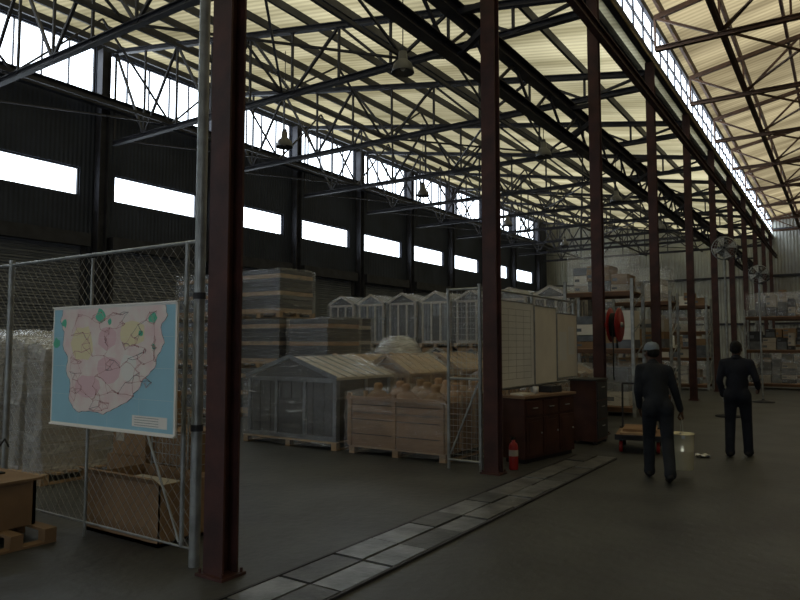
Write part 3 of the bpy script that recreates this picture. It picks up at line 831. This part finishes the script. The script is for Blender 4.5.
def person(name, loc, rot, J, overall, handmat, hat, headyaw=0, holds=None):
    e = bpy.data.objects.new(name, None); e.location = loc; e.rotation_euler = (0, 0, rot); scene.collection.objects.link(e)
    V = {k: Vector(v) for k, v in J.items()}
    b = MB(); c = overall
    pel, ch, nk = V['pelvis'], V['chest'], V['neck']
    mid = (pel+ch)/2
    b.ell(pel, (.165, .125, .14), c); b.ell(mid+Vector((0, .01, -.02)), (.16, .12, .16), c); b.ell(ch, (.175, .125, .19), c)
    b.cap(pel, ch, .135, .13, c)
    up = (nk-ch).normalized()
    for s in ('L', 'R'):
        sh, el, wr = V['sh'+s], V['el'+s], V['wr'+s]
        b.cap(nk-Vector((0, 0, .03)), sh, .06, .06, c); b.cap(ch+Vector((0, 0, .05)), sh-Vector((0, 0, .03)), .10, .06, c)
        b.cap(sh, el, .060, .050, c); b.cap(el, wr, .050, .042, c)
        hp, kn, an = V['hip'+s], V['kn'+s], V['an'+s]
        b.ell(hp+Vector((0, -.03, 0)), (.1, .11, .12), c)
        b.cap(hp, kn, .1, .074, c); b.cap(kn, an, .076, .066, c)
        b.cap(an, an+Vector((0, 0, -.03)), .068, .072, c)
    b.cap(nk-up*.02, nk+up*.02, .062, .06, c)
    o = b.obj('overalls_body', parent=e); remesh(o, .014, 4)
    hc = V['head']; b = MB()
    H = Matrix.Rotation(headyaw, 3, 'Z')
    def h(x, y, z): return hc+H@Vector((x, y, z))
    b.cap(nk-up*.02, hc-Vector((0, .01, .05)), .055, .052, M_skin)
    b.ell(h(0, -.012, .035), (.076, .094, .085), M_skin, H); b.ell(h(0, .02, -.03), (.062, .075, .085), M_skin, H)
    b.ell(h(0, .055, -.085), (.032, .03, .025), M_skin, H)
    b.cap(h(0, .09, .01), h(0, .108, -.025), .009, .014, M_skin)
    b.ell(h(0, .085, .028), (.05, .015, .01), M_skin, H)
    b.ell(h(0, .088, -.055), (.024, .012, .008), M_skin, H); b.ell(h(0, .086, -.066), (.02, .012, .007), M_skin, H)
    for s in (-1, 1):
        b.ell(h(s*.078, -.005, -.005), (.010, .02, .032), M_skin, H@Matrix.Rotation(s*.3, 3, 'Z'))
        b.ell(h(s*.045, .06, -.02), (.022, .025, .022), M_skin, H)
    o = b.obj('head', parent=e); remesh(o, .0055, 2)
    b = MB()
    for s in (-1, 1):
        b.ell(h(s*.03, .086, .008), (.013, .008, .008), M_eye, H); b.ell(h(s*.03, .093, .008), (.006, .004, .006), M_black, H)
    b.obj('eyes', parent=e)
    b = MB()
    if hat == 'cap':
        prof = [(.086, 0), (.088, .03), (.078, .07), (.05, .098), (.01, .105)]
        st = len(b.v); b.lathe((0, 0, 0), prof, M_cap, 22)
        b.ell((0, 0, .105), (.01, .01, .006), M_cap)
        n = 10; vs = []
        for i in range(n+1):
            t = math.pi*(.12+.76*i/n); vs.append((.086*math.cos(t), .086*math.sin(t), .006)); vs.append((.088*math.cos(t), .086*math.sin(t)+.075*math.sin(t), -.008))
        b.add(vs+[(x, y, z+.004) for x, y, z in vs], [(2*i, 2*i+1, 2*i+3, 2*i+2) for i in range(n)]+[(2*i+2*n+2, 2*i+2+2*n+2, 2*i+3+2*n+2, 2*i+1+2*n+2) for i in range(n)], M_cap, True)
        M = Matrix.Translation(hc+Vector((0, 0, .045))) @ H.to_4x4() @ Matrix.Diagonal((.98, 1.16, 1, 1)).to_4x4()
        b.xf(M, st); b.ell(h(0, -.03, .02), (.08, .083, .07), M_hair, H)
        b.obj('cap', parent=e)
    else:
        b.ell(h(0, -.02, .045), (.083, .096, .085), M_hair, H); b.ell(h(0, -.045, .0), (.078, .068, .07), M_hair, H)
        o = b.obj('hair', parent=e); remesh(o, .008, 2)
    b = MB()
    b.lathe(nk-Vector((0, 0, .01)), [(.068, 0), (.075, .02), (.066, .045), (.062, .04)], c, 18)
    b.obj('collar', parent=e)
    for s, sg in (('L', -1), ('R', 1)):
        b = MB(); el, wr = V['el'+s], V['wr'+s]; f = (wr-el).normalized()
        inn = Vector((-sg, 0, 0)); inn = (inn-f*inn.dot(f)).normalized(); side = f.cross(inn)
        if side.y < 0: side = -side
        hand(b, wr+f*.03, f, side, 1.0 if holds == s else .35, handmat[s], inn)
        o = b.obj('hand_'+s, parent=e); remesh(o, .0042, 1)
        an = V['an'+s]
        b = MB(); px, py = an.x, an.y; pit = V.get('toe'+s)
        d = (pit-an); d.z = 0; d = d.normalized()
        b.cap(an+Vector((0, 0, .0)), Vector((px, py, an.z-.05)), .055, .052, M_black)
        heel = Vector((px, py, an.z-.055))-d*.045; toe = Vector((px, py, 0))+d*.16; toe.z = pit.z
        b.ell((heel+toe)/2+Vector((0, 0, .012)), (.048, .10, .04), M_black, Matrix.Rotation(math.atan2(-d.x, d.y), 3, 'Z')@Matrix.Rotation(math.atan2(toe.z-heel.z, .2), 3, 'X'))
        b.cap(heel, Vector((px, py, an.z-.05)), .04, .045, M_black)
        b.ell(toe-d*.02, (.048, .06, .034), M_black, Matrix.Rotation(math.atan2(-d.x, d.y), 3, 'Z'))
        b.cap(toe-d*.05, heel, .035, .036, M_black)
        o = b.obj('boot_'+s, parent=e); remesh(o, .008, 2)
    return e

JA = dict(pelvis=(0, 0, .93), chest=(-.03, .08, 1.24), neck=(-.035, .13, 1.41), head=(-.04, .18, 1.54),
          shL=(-.19, .09, 1.355), elL=(-.225, .06, 1.09), wrL=(-.20, .20, .88),
          shR=(.14, .09, 1.34), elR=(.215, .11, 1.07), wrR=(.28, .20, .85),
          hipL=(-.09, 0, .88), knL=(-.10, .16, .50), anL=(-.10, .17, .115), toeL=(-.10, .3, .038),
          hipR=(.09, 0, .88), knR=(.10, -.02, .49), anR=(.10, -.27, .155), toeR=(.10, -.1, .04))
ra = .30
WL = (-1.96, 8.68, 0)
person('worker', WL, ra, JA, M_navy2, {'L': M_skin, 'R': M_skin}, 'cap', .5, 'R')
JB = dict(pelvis=(0, 0, .95), chest=(0, .02, 1.27), neck=(0, .02, 1.45), head=(0, .045, 1.585),
          shL=(-.18, .01, 1.385), elL=(-.235, -.02, 1.12), wrL=(-.20, .09, .90),
          shR=(.18, .01, 1.385), elR=(.26, -.02, 1.13), wrR=(.27, .19, 1.02),
          hipL=(-.09, 0, .90), knL=(-.11, .05, .50), anL=(-.12, -.02, .105), toeL=(-.14, .15, .038),
          hipR=(.09, 0, .90), knR=(.11, .09, .51), anR=(.12, .10, .105), toeR=(.14, .25, .038))
person('worker', (-1.37, 11.1, 0), .08, JB, M_navy, {'L': M_glove, 'R': M_skin}, 'hair', -.2)

# bucket
def rotp(p, a): return Vector((p[0]*math.cos(a)-p[1]*math.sin(a), p[0]*math.sin(a)+p[1]*math.cos(a), p[2]))
wr = Vector(JA['wrR']); el = Vector(JA['elR']); f = (wr-el).normalized()
grip = rotp(wr+f*.125+Vector((-.02, 0, 0)), ra)+Vector(WL)
b = MB(); hb = .44; top = grip.z-.19
b.lathe((0, 0, top-hb), [(.005, 0), (.125, 0), (.13, .01), (.137, hb*.5), (.142, hb*.5+.01), (.138, hb*.5+.02), (.145, hb), (.152, hb+.004), (.152, hb-.012), (.142, hb-.01), (.125, .02), (.005, .02)], M_tin, 28)
pts = []
for i in range(13):
    t = math.pi*i/12; pts.append((.148*math.cos(t), 0, top-.03+(grip.z-top+.03)*math.sin(t)))
b.path(pts, .004, M_galv, 6); b.tube((-.04, 0, grip.z), (.04, 0, grip.z), .010, M_wood, 8)
for s in (-1, 1): b.box(s*.146-.006, s*.146+.006, -.02, .02, top-.05, top-.01, M_galv)
b.obj('bucket', (grip.x, grip.y, 0), ra+1.57)

# ------------------------------------------------------------ light & world
w = bpy.data.worlds.new('world'); scene.world = w; w.use_nodes = True
bg = w.node_tree.nodes['Background']; bg.inputs['Color'].default_value = (.8, .9, 1, 1); bg.inputs['Strength'].default_value = 1.2
sd = bpy.data.lights.new('sun', 'SUN'); sd.energy = 4.6; sd.angle = .05; sd.color = (1, .96, .85)
so = bpy.data.objects.new('sun', sd); so.rotation_euler = (math.radians(12), math.radians(18), 0); so.location = (0, 0, 30); scene.collection.objects.link(so)

cam = bpy.data.cameras.new('camera'); co = bpy.data.objects.new('camera', cam); scene.collection.objects.link(co)
cam.sensor_width = 36; cam.lens = 36*670/800; cam.clip_end = 300; cam.clip_start = .05
co.location = (0, 0, 1.65); co.rotation_euler = (math.radians(90+3.84), 0, math.radians(33.6))
scene.camera = co
scene.view_settings.view_transform = 'Standard'
scene.view_settings.look = 'None'
